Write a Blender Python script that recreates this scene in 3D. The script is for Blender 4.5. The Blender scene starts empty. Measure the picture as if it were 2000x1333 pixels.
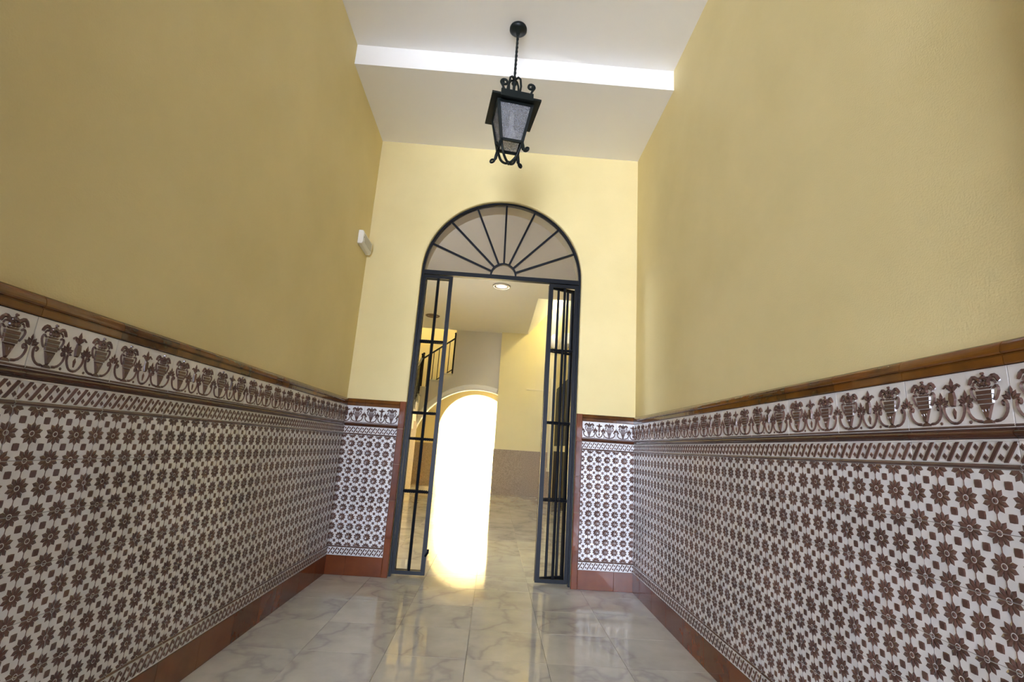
import bpy, bmesh, math, random
from mathutils import Matrix, Vector
random.seed(7)
PI = math.pi
SC = bpy.context.scene
COL = SC.collection

# ------------------------------------------------------------------ camera, sky, sun, exposure
XL, XR = -1.1925, 1.1939          # faces of the hall's side walls
H1, H2 = 3.722, 3.889             # low ceiling by the arch, high ceiling over the hall
BEAM_Y = -0.9305                  # where the ceiling steps down
FRONT_Y = -12.0                   # street wall behind the camera
yaw, pitch, roll = -0.0224, 0.2172, 0.0668
_f = Vector((-math.sin(yaw) * math.cos(pitch), math.cos(yaw) * math.cos(pitch), math.sin(pitch)))
_r0 = Vector((math.cos(yaw), math.sin(yaw), 0)); _u0 = _r0.cross(_f)
_r = math.cos(roll) * _r0 + math.sin(roll) * _u0
_u = -math.sin(roll) * _r0 + math.cos(roll) * _u0
cam = bpy.data.cameras.new('camera'); cam.sensor_width = 36; cam.lens = 947.83 / 2000 * 36
cam.clip_start = 0.02
co = bpy.data.objects.new('camera', cam); COL.objects.link(co)
m = Matrix((_r, _u, -_f)).transposed().to_4x4(); m.translation = (0.0374, -4.0387, 1.0247)
co.matrix_world = m
SC.camera = co

wd = bpy.data.worlds.new('sky'); SC.world = wd; wd.use_nodes = True
bg = wd.node_tree.nodes['Background']
bg.inputs[0].default_value = (0.84, 0.94, 1.18, 1); bg.inputs[1].default_value = 1.0

sun = bpy.data.lights.new('sun', 'SUN'); sun.energy = 7.0; sun.angle = math.radians(0.53); sun.color = (1, 0.97, 0.92)
so = bpy.data.objects.new('sun', sun); COL.objects.link(so)
so.rotation_euler = Vector((-0.50, 0.25, -0.83)).to_track_quat('-Z', 'Y').to_euler()

VEST_Y, VEST_X = -4.30, -3.60     # added lobby behind the camera, widened left to steer the daylight
DOOR = (-3.00, 0.45, 3.60)        # street doorway: x0, x1, height
def portal(name, loc, rot, sx, sy):
    l = bpy.data.lights.new(name, 'AREA'); l.shape = 'RECTANGLE'; l.size = sx; l.size_y = sy
    l.cycles.is_portal = True
    o = bpy.data.objects.new(name, l); COL.objects.link(o); o.location = loc; o.rotation_euler = rot
portal('doorway_daylight', ((DOOR[0] + DOOR[1]) / 2, FRONT_Y - 0.1, DOOR[2] / 2), (PI / 2, 0, 0), DOOR[1] - DOOR[0], DOOR[2])
portal('added_window_daylight', (-3.0, 1.35, 2.5), (0, -PI / 2, 0), 1.0, 0.7)  # portal at an added, unseen window that brightens the far room
portal('skylight_slot_daylight', (1.33, 5.9, 4.62), (0, 0, 0), 0.14, 2.9)
portal('cheek_daylight', (1.03, 4.40, 4.15), (PI / 2, 0, 0), 0.76, 0.90)  # portal at the well's unseen cheek, opened to add daylight
portal('patio_daylight', (-0.45, 10.25, 1.16), (-PI / 2, 0, 0), 1.9, 2.32)

vs = SC.view_settings
vs.view_transform = 'Standard'; vs.look = 'None'; vs.gamma = 1; vs.use_curve_mapping = False
vs.exposure = 5.0
SC.cycles.use_denoising = True
SC.cycles.max_bounces = 14; SC.cycles.diffuse_bounces = 10; SC.cycles.glossy_bounces = 6
SC.cycles.transparent_max_bounces = 12
SC.cycles.sample_clamp_indirect = 6.0
SC.cycles.caustics_reflective = True; SC.cycles.blur_glossy = 0.5; SC.cycles.caustics_refractive = False

# ------------------------------------------------------------------ materials
class NT:
    def __init__(s, name):
        s.m = bpy.data.materials.new(name); s.m.use_nodes = True
        s.t = s.m.node_tree; s.b = s.t.nodes['Principled BSDF']; s.out = s.t.nodes['Material Output']
    def n(s, typ, **kw):
        nd = s.t.nodes.new(typ)
        for k, v in kw.items():
            if k.startswith('i_'):
                key = k[2:]; key = int(key) if key.isdigit() else key.replace('_', ' ')
                nd.inputs[key].default_value = v
            else: setattr(nd, k, v)
        return nd
    def l(s, a, b): s.t.links.new(a, b)
    def ramp(s, fac, stops):
        r = s.n('ShaderNodeValToRGB'); e = r.color_ramp.elements
        while len(e) < len(stops): e.new(0.5)
        for q, (p, c) in zip(e, stops): q.position = p; q.color = (*c, 1)
        s.l(fac, r.inputs[0]); return r.outputs[0]
    def bump(s, h, strength, dist):
        b = s.n('ShaderNodeBump', i_Strength=strength, i_Distance=dist); s.l(h, b.inputs['Height']); s.l(b.outputs[0], s.b.inputs['Normal'])

def plaster(name, c, c2, bump=0.35, scale=170, rough=0.75):
    k = NT(name); tc = k.n('ShaderNodeTexCoord')
    a = k.n('ShaderNodeTexNoise', i_Scale=1.3, i_Detail=5.0, i_Roughness=0.55); k.l(tc.outputs['Object'], a.inputs['Vector'])
    k.l(k.ramp(a.outputs[0], [(0.32, c2), (0.66, c)]), k.b.inputs['Base Color'])
    g = k.n('ShaderNodeTexNoise', i_Scale=scale, i_Detail=3.0); k.l(tc.outputs['Object'], g.inputs['Vector'])
    k.bump(g.outputs[0], bump, 0.004); k.b.inputs['Roughness'].default_value = rough
    return k.m

def plain(name, c, rough=0.5, metal=0.0, coat=0.0, spec=0.5):
    k = NT(name); k.b.inputs['Base Color'].default_value = (*c, 1); k.b.inputs['Roughness'].default_value = rough
    k.b.inputs['Metallic'].default_value = metal; k.b.inputs['Coat Weight'].default_value = coat
    k.b.inputs['Specular IOR Level'].default_value = spec
    return k

def glaze(name, c, c2, rough=0.12, wav=0.25, scale=14):
    k = NT(name); tc = k.n('ShaderNodeTexCoord'); oi = k.n('ShaderNodeObjectInfo')
    add = k.n('ShaderNodeVectorMath', operation='ADD'); mul = k.n('ShaderNodeMath', operation='MULTIPLY', i_1=37.0)
    k.l(oi.outputs['Random'], mul.inputs[0]); k.l(tc.outputs['Object'], add.inputs[0]); k.l(mul.outputs[0], add.inputs[1])
    a = k.n('ShaderNodeTexNoise', i_Scale=scale, i_Detail=3.0); k.l(add.outputs[0], a.inputs['Vector'])
    mx = k.n('ShaderNodeMath', operation='ADD'); h = k.n('ShaderNodeMath', operation='MULTIPLY_ADD', i_1=0.35, i_2=-0.17)
    k.l(oi.outputs['Random'], h.inputs[0]); k.l(a.outputs[0], mx.inputs[0]); k.l(h.outputs[0], mx.inputs[1])
    k.l(k.ramp(mx.outputs[0], [(0.30, c2), (0.70, c)]), k.b.inputs['Base Color'])
    w = k.n('ShaderNodeTexNoise', i_Scale=26.0, i_Detail=1.0); k.l(add.outputs[0], w.inputs['Vector'])
    k.bump(w.outputs[0], wav, 0.003)
    k.b.inputs['Roughness'].default_value = rough; k.b.inputs['Specular IOR Level'].default_value = 0.6
    return k.m

def marble(name, joints=False):
    k = NT(name); tc = k.n('ShaderNodeTexCoord'); oi = k.n('ShaderNodeObjectInfo')
    mul = k.n('ShaderNodeMath', operation='MULTIPLY', i_1=53.0); add = k.n('ShaderNodeVectorMath', operation='ADD')
    k.l(oi.outputs['Random'], mul.inputs[0]); k.l(tc.outputs['Object'], add.inputs[0]); k.l(mul.outputs[0], add.inputs[1])
    wz = k.n('ShaderNodeTexNoise', i_Scale=2.2, i_Detail=4.0); k.l(add.outputs[0], wz.inputs['Vector'])
    sc = k.n('ShaderNodeVectorMath', operation='SCALE', i_Scale=0.9); k.l(wz.outputs['Color'], sc.inputs[0])
    ad2 = k.n('ShaderNodeVectorMath', operation='ADD'); k.l(add.outputs[0], ad2.inputs[0]); k.l(sc.outputs[0], ad2.inputs[1])
    mp = k.n('ShaderNodeMapping'); mp.inputs['Rotation'].default_value = (0, 0, 0.75); mp.inputs['Scale'].default_value = (1.0, 0.35, 1)
    k.l(ad2.outputs[0], mp.inputs[0])
    v = k.n('ShaderNodeTexVoronoi', feature='DISTANCE_TO_EDGE', i_Scale=2.0); k.l(mp.outputs[0], v.inputs['Vector'])
    vein = k.ramp(v.outputs['Distance'], [(0.0, (0.44, 0.42, 0.39)), (0.05, (0.54, 0.52, 0.465)), (0.22, (0.60, 0.58, 0.51)), (0.6, (0.64, 0.62, 0.54))])
    cl = k.n('ShaderNodeTexNoise', i_Scale=5.0, i_Detail=6.0, i_Roughness=0.6); k.l(add.outputs[0], cl.inputs['Vector'])
    clr = k.ramp(cl.outputs[0], [(0.3, (0.80, 0.80, 0.79)), (0.65, (1, 1, 1))])
    mm = k.n('ShaderNodeMix', data_type='RGBA', blend_type='MULTIPLY'); mm.inputs[0].default_value = 0.9
    k.l(vein, mm.inputs[6]); k.l(clr, mm.inputs[7]); col = mm.outputs[2]
    if joints:
        br = k.n('ShaderNodeTexBrick', offset=0.0, i_Scale=1.0); br.inputs['Brick Width'].default_value = 0.4; br.inputs['Row Height'].default_value = 0.4
        br.inputs['Mortar Size'].default_value = 0.002; br.inputs['Color1'].default_value = (1, 1, 1, 1); br.inputs['Color2'].default_value = (0.93, 0.93, 0.93, 1); br.inputs['Mortar'].default_value = (0.6, 0.58, 0.54, 1)
        mp2 = k.n('ShaderNodeMapping'); mp2.inputs['Location'].default_value = (0.025, -0.23, 0); k.l(tc.outputs['Object'], mp2.inputs[0]); k.l(mp2.outputs[0], br.inputs['Vector'])
        m3 = k.n('ShaderNodeMix', data_type='RGBA', blend_type='MULTIPLY'); m3.inputs[0].default_value = 1.0
        k.l(col, m3.inputs[6]); k.l(br.outputs[0], m3.inputs[7]); col = m3.outputs[2]
    k.l(col, k.b.inputs['Base Color'])
    rg = k.n('ShaderNodeMapRange'); rg.inputs[3].default_value = 0.03; rg.inputs[4].default_value = 0.10; k.l(cl.outputs[0], rg.inputs[0]); k.l(rg.outputs[0], k.b.inputs['Roughness'])
    k.b.inputs['Specular IOR Level'].default_value = 0.6
    return k.m

def see_through(name, tint, body, fac, rough, bump=0.0, bscale=60):
    k = NT(name)
    k.b.inputs['Base Color'].default_value = (*body, 1); k.b.inputs['Roughness'].default_value = rough
    tr = k.n('ShaderNodeBsdfTransparent'); tr.inputs[0].default_value = (*tint, 1)
    mx = k.n('ShaderNodeMixShader', i_0=fac); k.l(tr.outputs[0], mx.inputs[1]); k.l(k.b.outputs[0], mx.inputs[2]); k.l(mx.outputs[0], k.out.inputs[0])
    if bump:
        tc = k.n('ShaderNodeTexCoord'); nz = k.n('ShaderNodeTexNoise', i_Scale=bscale, i_Detail=2.0); k.l(tc.outputs['Object'], nz.inputs['Vector'])
        k.bump(nz.outputs[0], bump, 0.01)
        rr = k.ramp(nz.outputs[0], [(0.40, (fac * 0.72,) * 3), (0.64, (min(1, fac * 1.4),) * 3)]); k.l(rr, mx.inputs[0])
    return k.m

def stipple(name, c, c2):
    k = NT(name); tc = k.n('ShaderNodeTexCoord')
    a = k.n('ShaderNodeTexNoise', i_Scale=55.0, i_Detail=4.0); k.l(tc.outputs['Object'], a.inputs['Vector'])
    k.l(k.ramp(a.outputs[0], [(0.35, c2), (0.65, c)]), k.b.inputs['Base Color']); k.bump(a.outputs[0], 0.8, 0.01)
    k.b.inputs['Roughness'].default_value = 0.85
    return k.m

M = {}
M['yellow'] = plaster('yellow_plaster', (0.76, 0.645, 0.335), (0.69, 0.58, 0.285))
M['yellow2'] = plaster('deep_yellow_plaster', (0.76, 0.67, 0.37), (0.73, 0.64, 0.345), bump=0.15)
M['white'] = plaster('white_ceiling_paint', (0.84, 0.83, 0.81), (0.82, 0.81, 0.79), bump=0.08)
M['beige'] = plaster('grey_beige_plaster', (0.64, 0.61, 0.55), (0.61, 0.58, 0.52), bump=0.15)
M['patio'] = plaster('sunny_patio_plaster', (0.54, 0.43, 0.19), (0.50, 0.39, 0.17), bump=0.2)
M['stone'] = plaster('street_stone', (0.66, 0.64, 0.60), (0.58, 0.56, 0.52), bump=0.3, scale=40)
M['wood'] = plaster('added_dark_wood', (0.12, 0.075, 0.045), (0.08, 0.05, 0.03), bump=0.1)  # dark finish of unseen lobby and leaves, added to cut bounced light
M['mortar'] = plaster('grey_mortar', (0.45, 0.42, 0.38), (0.40, 0.38, 0.34))
M['dado'] = stipple('stippled_brown_render', (0.44, 0.35, 0.26), (0.30, 0.23, 0.165))
M['tile_white'] = glaze('white_tile_glaze', (0.72, 0.70, 0.70), (0.66, 0.64, 0.63), rough=0.16, wav=0.2)
M['tile_brown'] = glaze('brown_relief_glaze', (0.125, 0.062, 0.047), (0.085, 0.042, 0.033), rough=0.18, wav=0.3)
M['amber'] = glaze('amber_brown_glaze', (0.17, 0.056, 0.007), (0.065, 0.020, 0.004), rough=0.10, wav=0.25, scale=9)
M['rust'] = glaze('rust_brown_glaze', (0.17, 0.044, 0.013), (0.11, 0.027, 0.009), rough=0.10, wav=0.2, scale=8)
M['marble'] = marble('polished_marble'); M['marble_far'] = marble('polished_marble_far', True)
M['step'] = marble('step_marble')
M['iron'] = plain('blue_black_iron', (0.0045, 0.006, 0.009), 0.40, 0.0, 0.0, 0.16).m
M['lantern_iron'] = plain('green_black_iron', (0.006, 0.009, 0.0085), 0.42, 0.0, 0.0, 0.22).m
M['rail_iron'] = plain('brown_black_rail', (0.010, 0.008, 0.007), 0.4, 0.0, 0.0, 0.25).m
M['plastic'] = plain('white_plastic', (0.80, 0.78, 0.72), 0.35).m
M['cream'] = plain('cream_plastic', (0.76, 0.68, 0.42), 0.4).m
M['chrome'] = plain('satin_steel', (0.42, 0.38, 0.34), 0.3, 0.8).m
M['brownring'] = plain('bronze_ring', (0.16, 0.11, 0.085), 0.4, 0.4).m
M['doorblack'] = plain('black_door_paint', (0.006, 0.006, 0.006), 0.5, 0.0, 0.0, 0.15).m
M['bulb'] = plain('frosted_bulb', (0.75, 0.75, 0.78), 0.35).m
M['pane'] = see_through('seeded_lantern_glass', (0.86, 0.86, 0.87), (0.36, 0.36, 0.37), 0.40, 0.14, 1.0, 150)
M['fanpane'] = see_through('smoky_fanlight_glass', (0.80, 0.775, 0.75), (0.30, 0.28, 0.27), 0.18, 0.08)
k = NT('lit_downlight_lens'); k.b.inputs['Base Color'].default_value = (0.9, 0.85, 0.75, 1)
k.b.inputs['Emission Color'].default_value = (1, 0.93, 0.8, 1); k.b.inputs['Emission Strength'].default_value = 0.05; M['lens'] = k.m

# ------------------------------------------------------------------ mesh helpers
class B:
    """collects verts / faces / material slots for one mesh"""
    def __init__(s): s.v = []; s.f = []; s.mi = []
    def add(s, vs, fs, mi=0):
        o = len(s.v); s.v += [tuple(x) for x in vs]; s.f += [tuple(i + o for i in f) for f in fs]; s.mi += [mi] * len(fs); return s
    def box(s, a, b, mi=0):
        x0, y0, z0 = a; x1, y1, z1 = b
        return s.add([(x0, y0, z0), (x1, y0, z0), (x1, y1, z0), (x0, y1, z0), (x0, y0, z1), (x1, y0, z1), (x1, y1, z1), (x0, y1, z1)],
                     [(0, 3, 2, 1), (4, 5, 6, 7), (0, 1, 5, 4), (1, 2, 6, 5), (2, 3, 7, 6), (3, 0, 4, 7)], mi)
    def prism(s, poly, a, b, plane='xz', mi=0):
        """poly extruded along the third axis from a to b"""
        def P(p, t): return (p[0], t, p[1]) if plane == 'xz' else ((t, p[0], p[1]) if plane == 'yz' else (p[0], p[1], t))
        n = len(poly); vs = [P(p, a) for p in poly] + [P(p, b) for p in poly]
        fs = [tuple(range(n)), tuple(range(2 * n - 1, n - 1, -1))] + [(i, i + n, (i + 1) % n + n, (i + 1) % n) for i in range(n)]
        return s.add(vs, fs, mi)
    def bar(s, p, q, w, d=None, up=(0, 1, 0), mi=0):
        """square bar from p to q, w wide, d deep along up"""
        d = d or w; p = Vector(p); q = Vector(q); t = (q - p).normalized(); u = Vector(up)
        if abs(t.dot(u)) > 0.98: u = Vector((1, 0, 0))
        sd = t.cross(u).normalized(); u = sd.cross(t)
        vs = [c + sd * (w / 2) * i + u * (d / 2) * j for c in (p, q) for i, j in ((-1, -1), (1, -1), (1, 1), (-1, 1))]
        return s.add(vs, [(0, 1, 2, 3), (7, 6, 5, 4), (0, 4, 5, 1), (1, 5, 6, 2), (2, 6, 7, 3), (3, 7, 4, 0)], mi)
    def tube(s, pts, r, n=8, mi=0, twist=0.0, cap=True):
        pts = [Vector(p) for p in pts]; rs = r if isinstance(r, (list, tuple)) else [r] * len(pts)
        vs = []; ref = None
        for i, p in enumerate(pts):
            t = (pts[min(i + 1, len(pts) - 1)] - pts[max(i - 1, 0)]).normalized()
            if ref is None: ref = Vector((0, 1, 0)) if abs(t.y) < 0.9 else Vector((1, 0, 0))
            ref = (ref - t * ref.dot(t)).normalized(); b = t.cross(ref)
            for j in range(n):
                a = 2 * PI * j / n + twist * i
                vs.append(p + (ref * math.cos(a) + b * math.sin(a)) * rs[i])
        fs = [(i * n + j, i * n + (j + 1) % n, (i + 1) * n + (j + 1) % n, (i + 1) * n + j) for i in range(len(pts) - 1) for j in range(n)]
        if cap: fs += [tuple(range(n - 1, -1, -1)), tuple(range((len(pts) - 1) * n, len(pts) * n))]
        return s.add(vs, fs, mi)
    def lathe(s, prof, n=24, c=(0, 0, 0), mi=0):
        """profile of (r, z) turned round the z axis"""
        vs = [(c[0] + r * math.cos(2 * PI * j / n), c[1] + r * math.sin(2 * PI * j / n), c[2] + z) for r, z in prof for j in range(n)]
        fs = [(i * n + j, i * n + (j + 1) % n, (i + 1) * n + (j + 1) % n, (i + 1) * n + j) for i in range(len(prof) - 1) for j in range(n)]
        fs += [tuple(range(n - 1, -1, -1)), tuple(range((len(prof) - 1) * n, len(prof) * n))]
        return s.add(vs, fs, mi)
    def mesh(s, name, mats, clip=None, smooth=False):
        me = bpy.data.meshes.new(name); me.from_pydata(s.v, [], s.f)
        for i, q in enumerate(me.polygons): q.material_index = s.mi[i]
        bm = bmesh.new(); bm.from_mesh(me)
        if clip:
            for co_, no in clip:
                g = bm.verts[:] + bm.edges[:] + bm.faces[:]
                bmesh.ops.bisect_plane(bm, geom=g, plane_co=co_, plane_no=no, clear_outer=True)
        bmesh.ops.recalc_face_normals(bm, faces=bm.faces[:])
        for q in bm.faces: q.smooth = smooth
        bm.to_mesh(me); bm.free()
        for q in (mats if isinstance(mats, (list, tuple)) else [mats]): me.materials.append(q)
        return me

def link(name, me, parent=None, loc=(0, 0, 0), rot=(0, 0, 0), label=None, cat=None, kind=None, group=None):
    o = bpy.data.objects.new(name, me); COL.objects.link(o); o.location = loc; o.rotation_euler = rot
    if parent: o.parent = parent
    if label: o['label'] = label
    if cat: o['category'] = cat
    if kind: o['kind'] = kind
    if group: o['group'] = group
    return o
def part(name, b, mat, parent, **kw):
    sm = kw.pop('smooth', False)
    return link(name, b.mesh(name, mat, smooth=sm), parent, **kw)
def struct(name, b, mat, label, cat, **kw):
    return link(name, b.mesh(name, mat), None, label=label, cat=cat, kind='structure', **kw)
def bevel(o, w=0.006, seg=2, ang=40):
    md = o.modifiers.new('bevel', 'BEVEL'); md.width = w; md.segments = seg; md.limit_method = 'ANGLE'; md.angle_limit = math.radians(ang)
def arc(cx, cz, r, a0, a1, n):
    return [(cx + r * math.cos(a0 + (a1 - a0) * i / n), cz + r * math.sin(a0 + (a1 - a0) * i / n)) for i in range(n + 1)]

# ------------------------------------------------------------------ the hall's shell
WT = 0.27                                          # thickness of the arch wall
FX0, FX1 = -2.95, 1.40                             # far room side walls
wall_left = struct('wall_left', B().box((XL - 0.25, VEST_Y, 0), (XL, 0.0, 4.1)), M['yellow'], 'yellow plastered wall on the left with a tiled dado', 'wall')
wall_right = struct('wall_right', B().box((XR, VEST_Y, 0), (XR + 0.25, 0.0, 4.1)), M['yellow'], 'yellow plastered wall on the right with a tiled dado', 'wall')
SPR, RAD = 2.505, 0.705
poly = [(-3.1, 0), (-RAD, 0)] + arc(0, SPR, RAD, PI, 0, 40) + [(RAD, 0), (1.65, 0), (1.65, 4.1), (-3.1, 4.1)]
wall_back = struct('wall_back', B().prism(poly, 0, WT), M['yellow'], 'yellow end wall pierced by the tall round arch of the gate', 'wall')
bevel(wall_back, 0.012, 3, 50)
x0, x1, hh = DOOR
struct('wall_added_lobby', B().box((VEST_X - 0.2, FRONT_Y, 0), (VEST_X, VEST_Y + 0.2, 4.1)).box((VEST_X, VEST_Y, 0), (XL - 0.25, VEST_Y + 0.2, 4.1)).box((XR, FRONT_Y, 0), (XR + 0.2, VEST_Y, 4.1)), M['wood'], 'added dark wood walls of an unseen lobby that steer the daylight', 'wall')  # lobby walls added dark and out of view to keep daylight along the hall
struct('wall_front', B().prism([(VEST_X - 0.2, 0), (x0, 0), (x0, hh), (x1, hh), (x1, 0), (XR + 0.25, 0), (XR + 0.25, 4.1), (VEST_X - 0.2, 4.1)], FRONT_Y - 0.3, FRONT_Y),
       M['wood'], 'street wall with the open doorway behind the viewer', 'wall')
struct('ceiling', B().prism([(FRONT_Y, H2), (BEAM_Y, H2), (BEAM_Y, H1), (0, H1), (0, 4.25), (FRONT_Y, 4.25)], XL, XR, 'yz').box((VEST_X, FRONT_Y, H2), (XL, VEST_Y, 4.25)),
       M['white'], 'white hall ceiling stepping down to a lower strip before the arch', 'ceiling')
floor = struct('floor', B().box((XL, FRONT_Y - 0.3, -0.12), (XR, 0.10, -0.016)).box((-3.1, 0.10, -0.12), (1.65, 3.03, -0.016)), M['mortar'],
               'polished grey veined marble floor of the hall', 'floor')
# marble slabs
slab_cache = {}
def slab(x0, x1, y0, y1):
    w, d = round(x1 - x0, 3), round(y1 - y0, 3)
    if (w, d) not in slab_cache:
        g = 0.0009; c = 0.0002; b = B()
        o = [(g, g), (w - g, g), (w - g, d - g), (g, d - g)]; i_ = [(g + c, g + c), (w - g - c, g + c), (w - g - c, d - g - c), (g + c, d - g - c)]
        vs = [(x, y, -0.016) for x, y in o] + [(x, y, -c * 0.6) for x, y in o] + [(x, y, 0) for x, y in i_]
        b.add(vs, [(4, 5, 1, 0), (5, 6, 2, 1), (6, 7, 3, 2), (7, 4, 0, 3), (8, 9, 5, 4), (9, 10, 6, 5), (10, 11, 7, 6), (11, 8, 4, 7), (8, 9, 10, 11)])
        slab_cache[(w, d)] = b.mesh('slab', M['marble'])
    link('marble_slab', slab_cache[(w, d)], floor, (x0, y0, random.uniform(-0.0003, 0.0)))
def edges(a, b, first, step):
    e = [a]; k = math.ceil((a - first) / step + 1e-6)
    while first + k * step < b - 0.02: e.append(first + k * step); k += 1
    return e + [b]
xs = edges(XL, XR, -0.025, 0.4); ys = edges(-4.17, 0.10, -0.57, 0.4)
ys = [y for y in ys if abs(y - 0.10) > 0.2 or y == 0.10]
for i in range(len(xs) - 1):
    for j in range(len(ys) - 1): slab(xs[i], xs[i + 1], ys[j], ys[j + 1])
xs = edges(FX0, FX1, -0.025, 0.4); ys = edges(0.10, 3.03, 0.23, 0.4)
for i in range(len(xs) - 1):
    for j in range(len(ys) - 1): slab(xs[i], xs[i + 1], ys[j], ys[j + 1])
struct('floor_far', B().box((-3.1, 3.03, -0.12), (1.65, 14.0, 0.0)), M['marble_far'], 'pale marble floor beyond the gate running to the bright arch', 'floor')
struct('floor_street', B().box((-9, -14, -0.2), (9, FRONT_Y - 0.3, -0.13)), M['stone'], 'stone street paving outside the doorway', 'floor')
struct('floor_entrance', B().box((XL, VEST_Y, -0.016), (XR, -4.17, -0.0005)).box((VEST_X, FRONT_Y - 0.3, -0.016), (XR, VEST_Y, -0.0005)), M['marble_far'], 'marble strip of floor at the street doorway', 'floor')

for i, (x, s_) in enumerate(((XL + 0.035, 1), (XR - 0.035, -1))):  # dark leaves added out of view to cut bounce near the camera
    dl = struct('door_%d' % (i + 2), B().box((min(x, x + s_ * 0.05), -4.28, 0.01), (max(x, x + s_ * 0.05), -3.30, 3.45)), M['wood'],
                'unseen dark wooden door leaf added to cut bounced light by the %s wall' % ('left', 'right')[i], 'door')
    for z0, z1 in ((0.2, 1.1), (1.3, 2.2), (2.4, 3.25)):
        part('panel', B().box((min(x + s_ * 0.05, x + s_ * 0.065), -4.16, z0), (max(x + s_ * 0.05, x + s_ * 0.065), -3.42, z1)), M['wood'], dl)

# ------------------------------------------------------------------ dado tiles
TW = 0.28; T = 0.012; GAP = 0.0007
Z_BASE, Z_LB, Z_FIELD, Z_UB, Z_MO, Z_FR, Z_CAP = 0.0, 0.14, 0.21, 1.05, 1.118, 1.142, 1.282
Z_TOP = 1.34
class Relief(B):
    """ornaments raised on a tile: local x along the wall, z up, front of the tile at y = -T"""
    def pts(s, q, h): return [(x, -(T + h), z) for x, z in q]
    def petal(s, cx, cz, a, r0, r1, w, h, mi=1):
        c, n = math.cos(a), math.sin(a); rm = r0 + (r1 - r0) * 0.62
        P = lambda r, t: (cx + c * r - n * t, cz + n * r + c * t)
        o = [P(r0, -w * .22), P(rm, -w / 2), P(r1, 0), P(rm, w / 2), P(r0, w * .22)]
        s.add(s.pts(o, 0) + s.pts([P(rm * .94, 0)], h), [(0, 1, 5), (1, 2, 5), (2, 3, 5), (3, 4, 5), (4, 0, 5)], mi)
    def disc(s, cx, cz, r, h, n=8, mi=1):
        o = [(cx + r * math.cos(2 * PI * i / n), cz + r * math.sin(2 * PI * i / n)) for i in range(n)]
        q = [(cx + .55 * r * math.cos(2 * PI * i / n), cz + .55 * r * math.sin(2 * PI * i / n)) for i in range(n)]
        s.add(s.pts(o, 0) + s.pts(q, h), [(i, (i + 1) % n, n + (i + 1) % n, n + i) for i in range(n)] + [tuple(range(n, 2 * n))], mi)
    def poly(s, o, h, k=0.8, mi=1):
        n = len(o); mx = sum(p[0] for p in o) / n; mz = sum(p[1] for p in o) / n
        q = [(mx + (x - mx) * k, mz + (z - mz) * k) for x, z in o]
        s.add(s.pts(o, 0) + s.pts(q, h), [(i, (i + 1) % n, n + (i + 1) % n, n + i) for i in range(n)] + [tuple(range(n, 2 * n))], mi)
    def stroke(s, pl, w, h, mi=1, taper=True):
        L, C, R_ = [], [], []; n = len(pl)
        for i, p in enumerate(pl):
            a = pl[max(i - 1, 0)]; b = pl[min(i + 1, n - 1)]; dx, dz = b[0] - a[0], b[1] - a[1]; l = math.hypot(dx, dz) or 1
            ww = w / 2 * (0.55 if taper and i in (0, n - 1) else 1)
            L.append((p[0] - dz / l * ww, p[1] + dx / l * ww)); R_.append((p[0] + dz / l * ww, p[1] - dx / l * ww)); C.append(p)
        s.add(s.pts(L, 0) + s.pts(C, h) + s.pts(R_, 0), [(i, i + 1, n + i + 1, n + i) for i in range(n - 1)] + [(n + i, n + i + 1, 2 * n + i + 1, 2 * n + i) for i in range(n - 1)], mi)
def smooth(pl, k=2):
    for _ in range(k):
        q = [pl[0]]
        for a, b in zip(pl, pl[1:]): q += [(a[0] * .75 + b[0] * .25, a[1] * .75 + b[1] * .25), (a[0] * .25 + b[0] * .75, a[1] * .25 + b[1] * .75)]
        pl = q + [pl[-1]]
    return pl
def tile_body(b, u0, u1, h, t=T, mi=0):
    g, c = GAP, 0.0009
    o = [(u0 + g, g), (u1 - g, g), (u1 - g, h - g), (u0 + g, h - g)]; q = [(u0 + g + c, g + c), (u1 - g - c, g + c), (u1 - g - c, h - g - c), (u0 + g + c, h - g - c)]
    vs = [(x, 0, z) for x, z in o] + [(x, -t + c * .7, z) for x, z in o] + [(x, -t, z) for x, z in q]
    b.add(vs, [(0, 1, 5, 4), (1, 2, 6, 5), (2, 3, 7, 6), (3, 0, 4, 7), (4, 5, 9, 8), (5, 6, 10, 9), (6, 7, 11, 10), (7, 4, 8, 11), (8, 9, 10, 11)], mi)
def profile(b, prof, u0, u1, mi=0):
    """(y, z) profile swept along the tile"""
    u0 += GAP; u1 -= GAP; n = len(prof)
    b.add([(u0, y, z) for y, z in prof] + [(u1, y, z) for y, z in prof], [(i, i + 1, n + i + 1, n + i) for i in range(n - 1)] + [tuple(range(n)), tuple(range(2 * n - 1, n - 1, -1))], mi)

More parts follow.
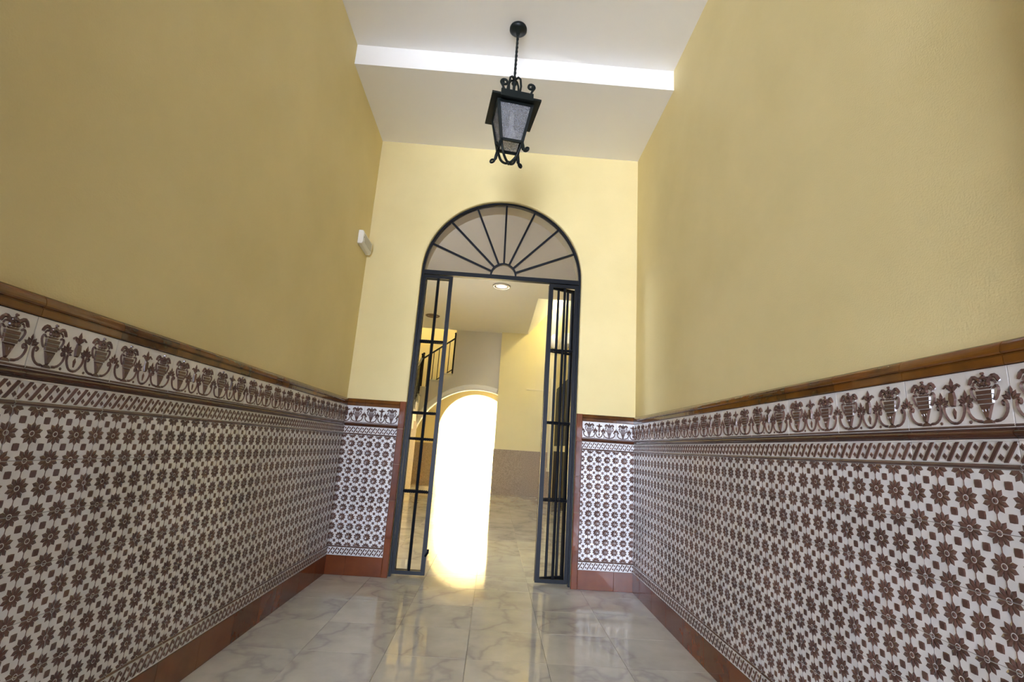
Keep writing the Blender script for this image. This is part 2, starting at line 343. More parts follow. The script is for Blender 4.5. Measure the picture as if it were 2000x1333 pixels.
def field(r):
    for i in range(5):
        for j in range(3):
            cx, cz = i * .07, j * .07
            for k in range(10): r.petal(cx, cz, 2 * PI * (k + .5) / 10, .0072, .0315, .0132, .0026)
            r.disc(cx, cz, .0060, .0024, 8)
    for i in range(4):
        for j in range(2):
            cx, cz = .035 + i * .07, .035 + j * .07; a = .0090
            r.poly([(cx - a, cz - a), (cx, cz - a * 1.10), (cx + a, cz - a), (cx + a * 1.10, cz), (cx + a, cz + a), (cx, cz + a * 1.10), (cx - a, cz + a), (cx - a * 1.10, cz)], .0016, .7)
    for i in range(5):
        for j in range(2): r.stroke([(i * .07, j * .07 + .027), (i * .07, j * .07 + .043)], .0026, .0012, taper=False)
def vase(r, c):
    P = lambda q: [(c + x, z) for x, z in q]
    r.poly(P([(-.014, .011), (.014, .011), (.012, .016), (.006, .020), (-.006, .020), (-.012, .016)]), .003)
    r.poly(P([(-.0045, .020), (.0045, .020), (.0175, .056), (-.0175, .056)]), .004, .72)
    for x in (-.009, 0, .009): r.petal(c + x * .4, .024, PI / 2 - x * 22, .003, .030, .007, .006)
    for q in range(3): r.poly(P([(-.0195 - q * .0008, .0575 + q * .0108), (.0195 + q * .0008, .0575 + q * .0108), (.0205 + q * .0008, .0668 + q * .0108), (-.0205 - q * .0008, .0668 + q * .0108)]), .004, .88)
    r.poly(P([(-.013, .091), (.013, .091), (.018, .096), (-.018, .096)]), .0035)
    for x, z, q in ((0, .104, .008), (-.010, .103, .0065), (.010, .103, .0065), (0, .118, .007), (-.008, .115, .006), (.008, .115, .006), (0, .128, .0045)): r.disc(c + x, z, q, .005, 7)
    for s in (-1, 1):
        r.stroke(smooth(P([(s * .008, .106), (s * .018, .120), (s * .029, .121), (s * .037, .105)]), 1), .011, .004)
        r.stroke(smooth(P([(s * .017, .110), (s * .024, .110), (s * .028, .101)]), 1), .006, .003)
        r.stroke(smooth(P([(s * .020, .092), (s * .029, .099), (s * .034, .089), (s * .029, .074), (s * .022, .064)]), 1), .0065, .004)
        r.stroke(smooth(P([(s * .012, .016), (s * .030, .018), (s * .043, .031), (s * .048, .050), (s * .044, .062), (s * .036, .060), (s * .037, .052), (s * .041, .053)]), 1), .0075, .004)
def fan(r, c, z, k=1.0):
    for a in (-62, -30, 0, 30, 62): r.petal(c, z, math.radians(90 + a), .002, (.034 if a == 0 else .024) * k, .011 * k, .004)
def frieze(r):
    vase(r, .057); vase(r, .223)
    fan(r, 0, .062); fan(r, .28, .062); fan(r, .107, .062); fan(r, .173, .062)
    r.stroke([(0.0, .040), (0.0, .064)], .004, .002); r.stroke([(.28, .040), (.28, .064)], .004, .002)
    r.stroke(smooth([(.123, .058), (.117, .062), (.112, .055), (.114, .038), (.125, .019), (.14, .014), (.155, .019), (.166, .038), (.168, .055), (.163, .062), (.157, .058)], 1), .0075, .004)
    r.petal(.14, .026, PI / 2, 0, .028, .012, .004)
    r.poly([(.134, .056), (.146, .056), (.150, .076), (.147, .094), (.133, .094), (.130, .076)], .005)
    for a, l in ((0, .036), (38, .026), (-38, .026)): r.petal(.14, .094, math.radians(90 + a), 0, l, .013, .005)
    for s in (-1, 1): r.stroke(smooth([(.14 + s * .004, .098), (.14 + s * .014, .112), (.14 + s * .024, .104)], 1), .007, .003)
    r.stroke([(0, .0055), (.28, .0055)], .006, .002, taper=False)
    for x in (.101, .179): r.disc(x, .016, .0045, .002, 6)
def band(r, h, flip):
    z0, z1 = (.014, h - .006) if not flip else (.006, h - .014)
    n = 8; p = TW / n; zc = (z0 + z1) / 2; a = (z1 - z0) / 2
    for i in range(-1, n + 1):
        c = (i + .5) * p
        r.poly([(c - a * .62 - .0055, z0), (c - a * .62 + .0055, z0), (c + a * .62 + .0055, z1), (c + a * .62 - .0055, z1)], .0025, .86)
        for s in (-1, 1):
            x, z = c + p / 2 + s * a * .30, zc + s * a * .48; q = .0072
            r.poly([(x - q, z), (x, z - q * 1.2), (x + q, z), (x, z + q * 1.2)], .002, .6)
    zl = .006 if not flip else h - .006
    r.stroke([(0, zl), (TW, zl)], .010, .004, taper=False)
    r.stroke([(0, z0 - .001), (TW, z0 - .001)], .003, .0015, mi=0, taper=False); r.stroke([(0, z1 + .001), (TW, z1 + .001)], .003, .0015, mi=0, taper=False)
tile_cache = {}
def tile_mesh(kind, u0=0.0, u1=TW):
    key = (kind, round(u0, 3), round(u1, 3))
    if key in tile_cache: return tile_cache[key]
    b = Relief()
    if kind in ('field_tile', 'frieze_tile', 'upper_band_tile', 'lower_band_tile'):
        h = {'field_tile': .14, 'frieze_tile': .14, 'upper_band_tile': Z_MO - Z_UB, 'lower_band_tile': .07}[kind]
        if kind == 'field_tile': field(b)
        elif kind == 'frieze_tile': frieze(b)
        else: band(b, h, kind == 'lower_band_tile')
        c = GAP + .0004
        me = b.mesh('tmp', M['tile_white'], clip=[((u0 + c, 0, 0), (-1, 0, 0)), ((u1 - c, 0, 0), (1, 0, 0)), ((0, 0, c), (0, 0, -1)), ((0, 0, h - c), (0, 0, 1))])
        q = B(); q.v = [tuple(v.co) for v in me.vertices]; q.f = [tuple(p.vertices) for p in me.polygons]; q.mi = [p.material_index for p in me.polygons]
        bpy.data.meshes.remove(me); tile_body(q, u0, u1, h); mats = [M['tile_white'], M['tile_brown']]; b = q
    elif kind == 'moulding_tile':
        h = Z_FR - Z_MO; profile(b, [(0, .0006)] + [(-.010 - .011 * math.sin(PI * i / 8), .0006 + (h - .0012) * i / 8) for i in range(9)] + [(0, h - .0006)], u0, u1); mats = M['rust_dark']
    elif kind == 'cap_tile':
        h = Z_TOP - Z_CAP; pr = [(0, .0006), (-.016, .0006), (-.018, .004), (-.018, .021), (-.0155, .0225), (-.0155, .0245), (-.020, .026)]
        pr += [(-.023 * math.cos(a) ** .8 if a < PI / 2 - .01 else 0, .030 + (h - .030) * math.sin(a)) for a in [PI / 2 * i / 7 for i in range(8)]]
        profile(b, pr, u0, u1); mats = M['amber']
    elif kind == 'skirting_tile':
        tile_body(b, u0, u1, .14, .013); mats = M['rust']
    elif kind == 'edge_tile':                         # narrow upright strip at the arch jamb, length along z
        b.add([], []); w = .05; g = GAP
        pr = [(-.015, 0), (-.018, .004), (-.018, w - .004), (-.015, w), (0, w)]
        L = u1 - u0
        vs = [(x, y, g) for y, x in [(0, 0)] + pr] + [(x, y, L - g) for y, x in [(0, 0)] + pr]; n = 6
        b.add(vs, [(i, (i + 1) % n, n + (i + 1) % n, n + i) for i in range(n)] + [tuple(range(n)), tuple(range(2 * n - 1, n - 1, -1))]); mats = M['rust']
    tile_cache[key] = b.mesh(kind, mats, smooth=False)
    return tile_cache[key]
M['rust_dark'] = glaze('dark_rust_glaze', (0.085, 0.026, 0.012), (0.05, 0.016, 0.008), rough=0.12, wav=0.2)
COLUMN = [('skirting_tile', Z_BASE), ('lower_band_tile', Z_LB)] + [('field_tile', Z_FIELD + .14 * i) for i in range(6)] + \
         [('upper_band_tile', Z_UB), ('moulding_tile', Z_MO), ('frieze_tile', Z_FR), ('cap_tile', Z_CAP)]
def column(wall, org, rz, u0=0.0, u1=TW):
    """one column of dado tiles; org is where the tile's local x = 0 falls on the wall"""
    for kind, z in COLUMN: link(kind, tile_mesh(kind, u0, u1), wall, (org[0], org[1], z), (0, 0, rz))
M['grout'] = plain('dark_grout', (0.16, 0.12, 0.10), 0.8).m
GZ0, GZ1 = Z_LB, Z_CAP
part('grout_bed', B().box((XL - 0.001, -4.155, GZ0), (XL + 0.0095, -0.001, GZ1)), M['grout'], wall_left)
part('grout_bed', B().box((XR - 0.0095, -4.105, GZ0), (XR + 0.001, -0.001, GZ1)), M['grout'], wall_right)
for a_, b_ in ((XL, -0.754), (0.754, XR)): part('grout_bed', B().box((a_, -0.0095, GZ0), (b_, 0.001, GZ1)), M['grout'], wall_back)
L0 = -0.24                                            # first joint from the corner, left wall (local x runs towards +Y)
column(wall_left, (XL, L0), PI / 2, 0, 0.24 - T - 0.0005)
for k in range(1, 15): column(wall_left, (XL, L0 - TW * k), PI / 2)
R0 = -0.195                                           # right wall (local x runs towards -Y)
column(wall_right, (XR, R0 + TW), -PI / 2, TW - 0.195 + T + 0.0005, TW)
for k in range(0, 14): column(wall_right, (XR, R0 - TW * k), -PI / 2)
JB = 0.753
column(wall_back, (-JB - TW, 0), 0)
column(wall_back, (-JB - 2 * TW, 0), 0, 2 * TW + JB + XL, TW)
column(wall_back, (JB, 0), 0)
column(wall_back, (JB + TW, 0), 0, 0, XR - JB - TW)
for s in (-1, 1):
    z = 0
    for L in (.28, .28, .28, .28, .22):
        link('edge_tile', tile_mesh('edge_tile', 0, L), wall_back, (-JB + .0005 if s < 0 else JB - .0505, 0, z)); z += L

# ------------------------------------------------------------------ the room beyond the arch
HY0, HY1, HX = 4.43, 7.36, 0.655                      # skylight well over the right of the far room
SY = 7.40                                             # front of the stair wall
BW0, BW1 = 8.5, 10.2                                  # thick wall with the passage to the patio
struct('ceiling_far', B().prism([(-3.1, WT), (1.65, WT), (1.65, HY0), (HX, HY0), (HX, HY1), (HX, 7.40), (-3.1, 7.40)], H1, H1 + 0.2, 'xy'),
       M['white'], 'white ceiling beyond the gate with two round downlights', 'ceiling')
struct('wall_far_left', B().prism([(WT, 0), (BW0, 0), (BW0, 6.6), (WT, 6.6), (WT, 3.0), (1.7, 3.0), (1.7, 2.0), (1.0, 2.0), (1.0, 2.98), (WT, 2.98)], FX0 - 0.2, FX0, 'yz'), M['yellow2'], 'yellow side wall behind the staircase', 'wall')  # includes an added, unseen window opening that brightens the far room
wall_far_right = struct('wall_far_right', B().box((FX1, WT, 0), (FX1 + 0.2, 7.6, 5.2)), M['yellow2'], 'yellow side wall with the black door beyond the gate', 'wall')
b = B().box((0.70, 7.36, 0), (1.40, 7.46, 5.6))
wall_far = struct('wall_far', b, M['yellow2'], 'yellow wall at the far end with the cable trunking', 'wall')
wall_pier = struct('wall_pier', B().box((0.045, 7.30, 0), (0.70, 7.46, H1)), M['yellow2'], 'yellow pier between the bright arch and the far wall', 'wall')
part('dado_panel', B().box((0.033, 7.285, 0), (0.712, 7.42, 0.985)), M['dado'], wall_pier)
part('dado_panel', B().box((0.712, 7.345, 0), (1.398, 7.37, 0.985)), M['dado'], wall_far)
# skylight well: white sloping soffit; unseen near cheek left open for added light
struct('ceiling_skylight', B().prism([(HX, H1 + 0.001), (1.25, 4.425), (1.21, 4.53), (HX - 0.06, H1 + 0.2)], HY0 - 1.0, 7.36), M['white'], 'white sloping soffit of the skylight well on the right', 'ceiling')  # runs on past the well as an unseen eave added against the sun
# stair wall with the wide arch under the upper flight
ACX, ACZ, AR = -0.42, 0.86, 1.45
RISE, RUN, LZ = 0.175, 0.28, 2.10
steps_top = []
x, z = -1.05, LZ + RISE * 3
poly = [(-1.96, 0), (ACX - AR, 0)] + arc(ACX, ACZ, AR, PI, 0, 48) + [(ACX + AR, 0), (1.39, 0), (1.39, 6.5), (-1.05, 6.5), (-1.05, LZ + 3 * RISE)]
for i in range(3): poly += [(-1.05 - RUN * (i + 1) + (0.0 if i < 2 else 0.0), LZ + (3 - i) * RISE), (-1.05 - RUN * (i + 1), LZ + (2 - i) * RISE)]
poly += [(-1.96, LZ)]
struct('wall_stair', B().prism(poly, SY, SY + 0.16), M['beige'], 'grey beige stair wall over the wide arch', 'wall')
EA = math.radians(72.5); q = arc(ACX, ACZ, AR - 0.005, PI, EA, 36); q2 = arc(ACX, ACZ, AR + 0.125, EA, PI, 36)
tr = struct('trim_1', B().prism(q + q2, SY - 0.05, SY + 0.02), M['white'], 'white moulding around the wide arch under the stairs', 'moulding'); bevel(tr, 0.03, 3, 50)
PCX, PCZ, PR = -0.45, 1.36, 0.95
poly = [(-3.1, 0), (PCX - PR, 0)] + arc(PCX, PCZ, PR, PI, 0, 36) + [(PCX + PR, 0), (1.6, 0), (1.6, 6.6), (-3.1, 6.6)]
wp = struct('wall_passage', B().prism(poly, BW0, BW1), M['yellow2'], 'thick yellow wall with the arched passage to the bright patio', 'wall')
part('dado_panel', B().box((FX0 + 0.001, BW0 - 0.015, 0), (PCX - PR - 0.001, BW0 + 0.01, 1.02)), M['dado'], wp)
struct('ceiling_stairwell', B().box((-3.1, 7.3, 6.6), (-2.2, 8.7, 6.7)).box((-1.75, 7.3, 6.6), (1.6, 8.7, 6.7)).box((-2.2, 7.3, 6.6), (-1.75, 7.5, 6.7)), M['white'], 'ceiling of the stairwell with an added roof opening for light', 'ceiling')  # unseen roof opening added to light the wall behind the railing
struct('wall_stairwell', B().box((-3.1, 7.24, H1 + 0.2), (-1.0, 7.40, 6.6)), M['yellow2'], 'upper front wall of the stairwell', 'wall')
struct('wall_stairwell_end', B().box((1.40, 7.46, 0), (1.55, 8.5, 6.6)), M['yellow2'], 'end wall of the stairwell', 'wall')
# patio
struct('wall_patio', B().box((-4, 13.6, 0), (3, 13.8, 5)), M['patio'], 'sunlit yellow wall of the patio beyond the arch', 'wall')
struct('wall_patio_left', B().box((-4.0, 10.2, 0), (-3.8, 13.6, 4)), M['patio'], 'yellow left wall of the patio', 'wall')
struct('wall_patio_right', B().box((2.9, 10.2, 0), (3.1, 13.6, 4)), M['patio'], 'yellow right wall of the patio', 'wall')

# staircase: solid lower flight, landing, upper flight
st = link('staircase', None, None, (0, 0, 0), label='marble staircase turning behind the gate up past the arch', cat='staircase')
SX0, SX1, SY0 = FX0 + 0.01, -1.76, SY - 12 * RUN
for i in range(12):
    y0 = SY0 + i * RUN
    part('step', B().box((SX0, y0, 0 if i < 2 else (i - 1) * RISE - 0.1), (SX1, y0 + RUN + (0.0 if i < 11 else -0.001), (i + 1) * RISE - 0.001)), M['beige'], st)
    part('tread', B().box((SX0, y0 - 0.025, (i + 1) * RISE - 0.03), (SX1 + 0.015, y0 + RUN - 0.026, (i + 1) * RISE)), M['step'], st)
poly = [(SY0 + 2 * RUN, 0.0), (SY - 0.001, 0.0), (SY - 0.001, 11 * RISE - 0.12), (SY0 + 2 * RUN, RISE)]
part('side_wall', B().prism(poly, SX0, SX1 - 0.01, 'yz'), M['dado'], st)
part('landing', B().box((SX0, SY + 0.161, LZ - 0.2), (-1.89, BW0 - 0.001, LZ)), M['step'], st)
for i in range(9):
    x0 = -1.89 + i * RUN
    part('step', B().box((x0, SY + 0.161, LZ + i * RISE - 0.14), (x0 + RUN, BW0 - 0.001, LZ + (i + 1) * RISE)), M['step'], st)
for i in range(3):
    x0 = -1.89 + i * RUN
    part('tread', B().box((x0 - 0.02, SY - 0.03, LZ + (i + 1) * RISE), (x0 + RUN - 0.021, SY + 0.16, LZ + (i + 1) * RISE + 0.03)), M['step'], st)

def railing(label, P, Q, drop, n, newel_h, name='stair_railing'):
    """P, Q: ends of the handrail; drop: its height over the steps"""
    P = Vector(P); Q = Vector(Q); t = link(name, None, None, (P.x, P.y, P.z - drop), label=label, cat='railing', group='stair railings')
    P0 = Vector((0, 0, drop)); Q0 = Q - P + P0; D = Vector((0, 0, -drop + 0.0))
    part('handrail', B().bar(P0, Q0, 0.045, 0.03, (0, 0, 1)), M['rail_iron'], t)
    part('bottom_rail', B().bar(P0 + D * 0.88, Q0 + D * 0.88, 0.03, 0.02, (0, 0, 1)), M['rail_iron'], t)
    for i in range(1, n):
        c = P0.lerp(Q0, i / n); part('baluster', B().tube([c + D * 0.88, c], 0.010, 6), M['rail_iron'], t)
    for e in (P0, Q0):
        nb = B().tube([e + D, e + Vector((0, 0, newel_h))], 0.02, 8); nb.lathe([(0.008, 0), (0.024, 0.012), (0.028, 0.028), (0.02, 0.046), (0.004, 0.054)], 10, e + Vector((0, 0, newel_h)))
        part('newel_post', nb, M['rail_iron'], t)
railing('dark iron railing of the upper flight seen side on', (-1.78, SY + 0.03, 2.98), (-1.07, SY + 0.03, 3.52), 0.86, 6, 0.09)
railing('dark iron railing of the lower flight seen end on beside the gate', (-1.80, SY0 + 0.06, 1.055), (-1.80, SY - 0.06, 2.97), 0.88, 23, 0.06)

# ------------------------------------------------------------------ iron gate in the arch
GY = 0.055
gate = link('iron_gate', None, None, (0, GY, 0), label='blue black wrought iron gate filling the arch, leaves folded open', cat='gate')
fr = B(); ro, ri = RAD - 0.002, RAD - 0.018
fr.prism(arc(0, SPR, ro, PI, 0, 40) + arc(0, SPR, ri, 0, PI, 40), -0.022, 0.022)
part('arch_frame', fr, M['iron'], gate)
for s in (-1, 1): part('frame_post', B().box((s * ro if s < 0 else ri, -0.022, 0.0), (-ri if s < 0 else ro, 0.022, SPR)), M['iron'], gate)
part('transom', B().box((-ri, -0.022, SPR - 0.030), (ri, 0.022, SPR + 0.008)), M['iron'], gate)
HCX, HR = 0.012, 0.118
part('hub_ring', B().prism(arc(HCX, SPR + 0.008, HR, 0, PI, 20) + arc(HCX, SPR + 0.008, HR - 0.016, PI, 0, 20), -0.014, 0.014), M['iron'], gate)
ANG = [22.5 * i for i in range(1, 8)]
for a in ANG:
    a = math.radians(a); c, s_ = math.cos(a), math.sin(a)
    part('spoke', B().bar((HCX + (HR - 0.008) * c, 0, SPR + (HR - 0.008) * s_), (ri * c + 0.004 * c, 0, SPR + (ri + .004) * s_), 0.017, 0.018), M['iron'], gate)
def P2(a, r, cx): return (cx + r * math.cos(a), SPR + r * math.sin(a))
bounds = [0.02] + [math.radians(a) for a in ANG] + [PI - 0.02]
for a0, a1 in zip(bounds, bounds[1:]):
    d = 0.007
    inner = [P2(a0 + (a1 - a0) * i / 3 + 0, HR + 0.002, HCX) for i in range(4)]; outer = [P2(a1 + (a0 - a1) * i / 6, ri + 0.002, 0) for i in range(7)]
    pl = [(x, max(z, SPR + 0.009)) for x, z in inner + outer]
    part('glass_pane', B().prism(pl, 0.010, 0.014), M['fanpane'], gate)
pl = [(x, max(z, SPR + 0.009)) for x, z in arc(HCX, SPR + 0.008, HR - 0.017, 0, PI, 16)]
part('glass_pane', B().prism(pl, 0.010, 0.014), M['fanpane'], gate)
def leaf(label, w, mids, bars, loc, rz, sgn, bolt=False, sw=0.030):
    """folding leaf: local x from 0 to sgn * w"""
    t = link('gate_leaf', B().box((0, -0.012, 0.018), (sgn * sw, 0.012, 2.468)).mesh('stile', M['iron']), gate, loc, (0, 0, rz), label=label)
    part('stile', B().box((sgn * (w - sw * .8), -0.012, 0.018), (sgn * w, 0.012, 2.468)), M['iron'], t)
    part('rail', B().box((sgn * sw, -0.011, 2.440), (sgn * (w - sw * .8), 0.011, 2.468)), M['iron'], t)
    part('rail', B().box((sgn * sw, -0.011, 0.018), (sgn * (w - sw * .8), 0.011, 0.046)), M['iron'], t)
    for x in mids: part('upright_bar', B().tube([(sgn * x, 0, 0.046), (sgn * x, 0, 2.44)], 0.0115, 8), M['iron'], t)
    for z in bars:
        n = 24; pts = [(sgn * (sw + (w - sw * 1.8) * i / n), 0, z) for i in range(n + 1)]
        part('cross_bar', B().tube(pts, 0.0125, 4, twist=0.8), M['iron'], t)
    if bolt: part('drop_bolt', B().tube([(sgn * 0.006, -0.014, 0.16), (sgn * -0.012, -0.03, 0.19), (sgn * -0.012, -0.03, 0.215)], 0.009, 8), M['iron'], t)
leaf('front left leaf, flat across the opening', 0.257, [0.125], [0.635, 1.05, 1.262, 1.873], (-0.428, -0.004, 0), 0, -1, True)
leaf('rear left leaf folded flat behind the front one', 0.247, [0.125], [0.635, 1.262, 1.873], (-0.436, 0.034, 0), 0, -1)
leaf('front right leaf, flat across the opening', 0.257, [0.14], [0.635, 1.255, 1.873], (0.428, -0.004, 0), 0, 1, False, 0.036)
leaf('rear right leaf folded back at an angle', 0.262, [0.098, 0.196], [0.635, 1.255, 1.873], (0.432, 0.030, 0), math.radians(24), 1)

# ------------------------------------------------------------------ hanging lantern
lan = link('hanging_lantern', None, None, (0.0, -1.20, H2), (0, 0, math.radians(9.5)), label='black wrought iron lantern with seeded glass hanging from the ceiling', cat='lantern')
LI = M['lantern_iron']
part('ceiling_rose', B().lathe([(0.057, 0.0), (0.060, -0.008), (0.060, -0.024), (0.045, -0.034), (0.016, -0.042), (0.012, -0.058)], 28), LI, lan, smooth=True)
n = 60; pts = [(0, 0, -0.055 - 0.395 * i / n) for i in range(n + 1)]
part('twisted_rod', B().tube(pts, 0.0095, 4, twist=0.30), LI, lan)
ZT, ZB = -0.682, -0.934; HT, HB = 0.112, 0.068; PL = 0.160
part('roof_plate', B().prism([(-PL, -PL), (PL, -PL), (PL, PL), (-PL, PL)], ZT, ZT + 0.014, 'xy'), LI, lan)
for a in (0, 2):
    R4 = Matrix.Rotation(a * PI / 2, 4, 'Z')
    rb = link('gallery_strip', B().box((-0.105, -PL - 0.008, ZT - 0.012), (0.105, -PL + 0.004, ZT + 0.038)).mesh('gallery_strip', LI), lan, rot=(0, 0, a * PI / 2))
    for s in (-1, 1):
        sp = [(s * 0.088, -PL + 0.0, ZT + 0.036), (s * 0.096, -PL, ZT + 0.062), (s * 0.108, -PL, ZT + 0.082)]
        for i in range(15):
            t_ = i / 14; r_ = 0.024 * (1 - 0.68 * t_); ang = PI * 0.0 + t_ * 2 * PI * 1.15
            sp.append((s * (0.086 + r_ * math.cos(ang)), -PL, ZT + 0.088 + r_ * math.sin(ang)))
        part('scroll', B().tube(sp, 0.0080, 6), LI, rb, smooth=True)
# crown straps round the rod
for a in range(4):
    q = []
    for i in range(9):
        t_ = i / 8; q.append((0.012 + 0.058 * math.sin(t_ * PI * 0.72) + 0.012 * t_, 0, -0.428 - (0.0 if t_ < 0 else (ZT + 0.014 + 0.428) * -1 * t_)))
    q = [(0.010, 0, -0.425), (0.030, 0, -0.418), (0.050, 0, -0.440), (0.058, 0, -0.50), (0.050, 0, -0.56), (0.056, 0, -0.62), (0.074, 0, ZT + 0.014)]
    q3 = []
    for u, v in zip(q, q[1:]): q3 += [Vector(u).lerp(Vector(v), t_ / 3) for t_ in range(3)]
    q3.append(Vector(q[-1]))
    part('crown_strap', B().tube(q3, 0.0075, 6), LI, lan, rot=(0, 0, a * PI / 2 + PI / 4), smooth=True)
    cu = [(0.055 + 0.02 * math.cos(t_) * (1 - t_ / 9), 0, -0.60 + 0.02 * math.sin(t_) * (1 - t_ / 9)) for t_ in [i * 0.5 for i in range(14)]]
    part('scroll', B().tube(cu, 0.005, 6), LI, lan, rot=(0, 0, a * PI / 2 + PI / 4), smooth=True)
part('stem', B().lathe([(0.010, -0.44), (0.020, -0.455), (0.010, -0.47), (0.009, -0.60), (0.022, -0.64), (0.03, ZT + 0.012)], 14), LI, lan, smooth=True)
fb = B()
for a in range(4):
    R4 = Matrix.Rotation(a * PI / 2, 4, 'Z')
    part('corner_bar', B().bar(R4 @ Vector((-HT, -HT, ZT)), R4 @ Vector((-HB, -HB, ZB - 0.004)), 0.019, 0.019, R4 @ Vector((0, 1, 0))), LI, lan)
    part('top_frame', B().bar(R4 @ Vector((-HT, -HT, ZT - 0.008)), R4 @ Vector((HT, -HT, ZT - 0.008)), 0.016, 0.016, (0, 0, 1)), LI, lan)
    part('bottom_frame', B().bar(R4 @ Vector((-HB, -HB, ZB)), R4 @ Vector((HB, -HB, ZB)), 0.013, 0.017, (0, 0, 1)), LI, lan)
    vs = [(-HT + .006, -HT, ZT - .012), (HT - .006, -HT, ZT - .012), (HB - .006, -HB, ZB + .006), (-HB + .006, -HB, ZB + .006)]
    pb = B().add([R4 @ Vector(v) for v in vs] + [R4 @ (Vector(v) + Vector((0, 0.003, 0))) for v in vs], [(0, 1, 2, 3), (7, 6, 5, 4), (0, 4, 5, 1), (1, 5, 6, 2), (2, 6, 7, 3), (3, 7, 4, 0)])
    part('glass_pane', pb, M['pane'], lan)
    st_ = smooth([(-HB, ZB), (-HB * 0.80, ZB - 0.055), (-HB * 0.62, ZB - 0.09), (-HB * 0.25, ZB - 0.118), (0, ZB - 0.118)], 2)
    part('bottom_strap', B().tube([R4 @ Vector((x, x, z)) for x, z in st_], 0.0085, 6), LI, lan, smooth=True)
    cu = [(-HB, ZB), (-HB - 0.006, ZB - 0.03), (-HB - 0.010, ZB - 0.055)]
    for i in range(13):
        t_ = i / 12; r_ = 0.016 * (1 - .6 * t_); an = -t_ * 2 * PI * 1.05
        cu.append((-HB - 0.028 + 0.000 + r_ * math.cos(an) * 0.9, ZB - 0.062 + r_ * math.sin(an)))
    part('scroll', B().tube([R4 @ Vector((x, x, z)) for x, z in cu], [0.0115] * 3 + [0.0075] * 13, 6), LI, lan, smooth=True)
part('finial', B().lathe([(0.004, ZB - 0.105), (0.012, ZB - 0.112), (0.013, ZB - 0.122), (0.006, ZB - 0.130), (0.003, ZB - 0.136)], 12), LI, lan, smooth=True)
part('socket', B().lathe([(0.014, ZT), (0.016, ZT - 0.08), (0.013, ZT - 0.10)], 14), M['plastic'], lan, smooth=True)
part('bulb', B().lathe([(0.012, ZT - 0.098), (0.020, ZT - 0.12), (0.032, ZT - 0.155), (0.034, ZT - 0.175), (0.028, ZT - 0.198), (0.012, ZT - 0.212), (0.003, ZT - 0.215)], 18), M['bulb'], lan, smooth=True)

# ------------------------------------------------------------------ small fittings
em = link('emergency_light', None, None, (XL, -0.17, 2.575), label='white plastic emergency light box on the left wall by the corner', cat='light')
pr = [(0, 0), (0.035, 0), (0.047, 0.018), (0.047, 0.10), (0.036, 0.118), (0, 0.118)]
o = part('housing', B().prism(pr, -0.135, 0.135, 'xz'), M['plastic'], em); bevel(o, 0.006, 2, 30)
part('lens', B().box((0.046, -0.105, 0.026), (0.050, 0.105, 0.092)), see_through('milky_lens', (0.9, 0.9, 0.88), (0.6, 0.58, 0.54), 0.8, 0.3), em)
part('test_lamp', B().lathe([(0.005, 0.0), (0.005, 0.004), (0.002, 0.006)], 10, (0.0, 0.0, 0.0)), M['chrome'], em, loc=(0.047, -0.12, 0.06), rot=(0, PI / 2, 0))
def downlight(loc, lens, ring, label):
    t = link('downlight', None, None, loc, label=label, cat='downlight', group='round ceiling downlights')
    part('trim_ring', B().lathe([(0.105, 0.0), (0.105, -0.006), (0.135, -0.018), (0.152, -0.012), (0.156, 0.0)], 32), ring, t, smooth=True)
    part('baffle', B().lathe([(0.104, -0.001), (0.104, -0.012), (0.096, -0.012), (0.094, -0.004)], 32), M['chrome'], t, smooth=True)
    part('lens', B().lathe([(0.093, -0.0105), (0.093, -0.012), (0.05, -0.016), (0.004, -0.017)], 32), lens, t, smooth=True)
downlight((-0.023, 3.88, H1), M['lens'], M['chrome'], 'steel rimmed downlight glowing in the middle of the far ceiling')
downlight((-1.49, 6.20, H1), M['brownring'], M['brownring'], 'unlit brown downlight on the far ceiling above the stairs')

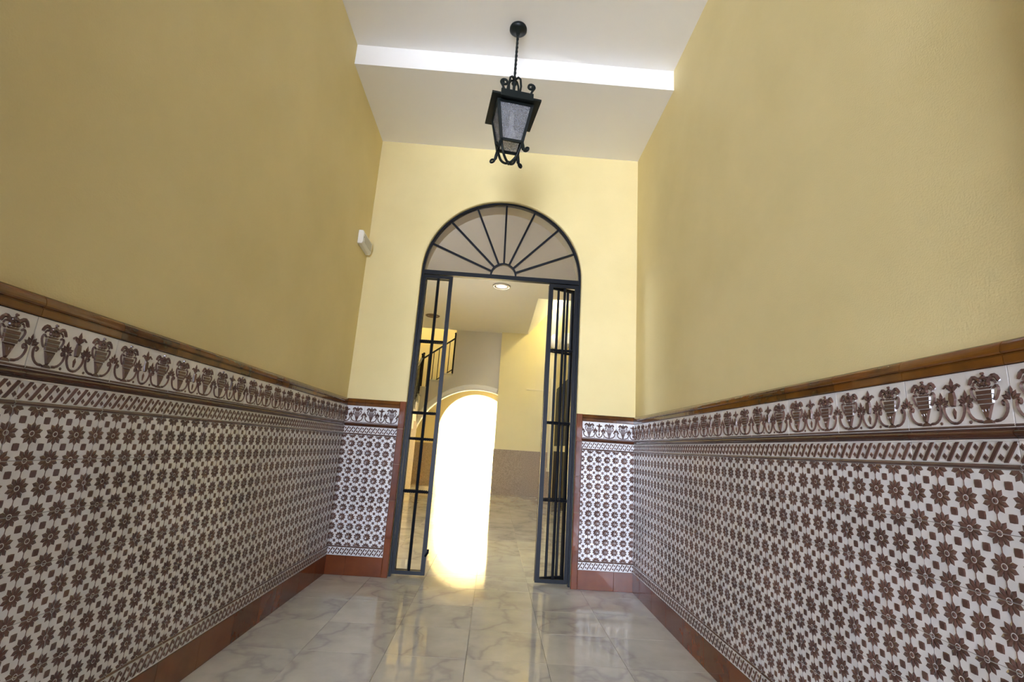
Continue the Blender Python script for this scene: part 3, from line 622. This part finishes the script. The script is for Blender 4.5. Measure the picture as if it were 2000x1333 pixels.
d = struct('door_1', B().box((FX1 - 0.03, 4.72, 0), (FX1 + 0.01, 6.92, 2.40)), M['doorblack'], 'tall black double door in the right wall beyond the gate', 'door')
for y0, y1 in ((4.80, 5.80), (5.84, 6.84)):
    lf = part('door_leaf', B().box((FX1 - 0.045, y0, 0.02), (FX1 - 0.028, y1, 2.32)), M['doorblack'], d)
    part('panel', B().box((FX1 - 0.055, y0 + 0.12, 0.15), (FX1 - 0.044, y1 - 0.12, 0.92)), M['doorblack'], lf)
    part('panel', B().box((FX1 - 0.055, y0 + 0.12, 1.25), (FX1 - 0.044, y1 - 0.12, 2.18)), M['doorblack'], lf)
    part('push_plate', B().box((FX1 - 0.052, y0 + 0.02, 1.02), (FX1 - 0.044, y1 - 0.02, 1.13)), M['cream'], lf)
ac = link('louvred_box', None, None, (FX1, 5.68, 3.08), label='white louvred box fixed high on the yellow wall above the black door', cat='wall unit')
o = part('casing', B().box((-0.14, -0.5, 0.0), (-0.001, 0.5, 0.22)), M['plastic'], ac); bevel(o, 0.02, 3, 40)
for i in range(3): part('louvre', B().box((-0.152, -0.46, 0.03 + i * 0.035), (-0.139, 0.46, 0.045 + i * 0.035)), M['plastic'], ac)
wl = link('wall_lamp', None, None, (1.30, 7.36, 3.42), label='white bowl shaped wall lamp high in the far right corner', cat='lamp')
pf = [(0.02, 0.0), (0.06, 0.03), (0.085, 0.10), (0.092, 0.18), (0.088, 0.26), (0.06, 0.32), (0.02, 0.34)]
part('shade', B().lathe(pf, 20, (0, -0.075, 0)), M['plastic'], wl, smooth=True)
part('wall_plate', B().box((-0.05, -0.02, 0.08), (0.05, 0.0, 0.24)), M['plastic'], wl)
tk = link('cable_trunking', None, None, (1.31, 7.344, 0.56), label='thin cream cable trunking running down the far wall beside the door', cat='trunking')
part('upright', B().box((-0.035, -0.03, 0.08), (0.02, 0.0, 0.43)).box((-0.035, -0.03, 0.43), (0.02, 0.0155, 2.14)), M['cream'], tk)
part('end_box', B().box((-0.05, -0.04, 0.0), (0.03, 0.0, 0.08)), M['cream'], tk)
part('branch', B().box((-0.60, 0.0, 1.83), (-0.035, 0.0155, 1.855)), M['cream'], tk)
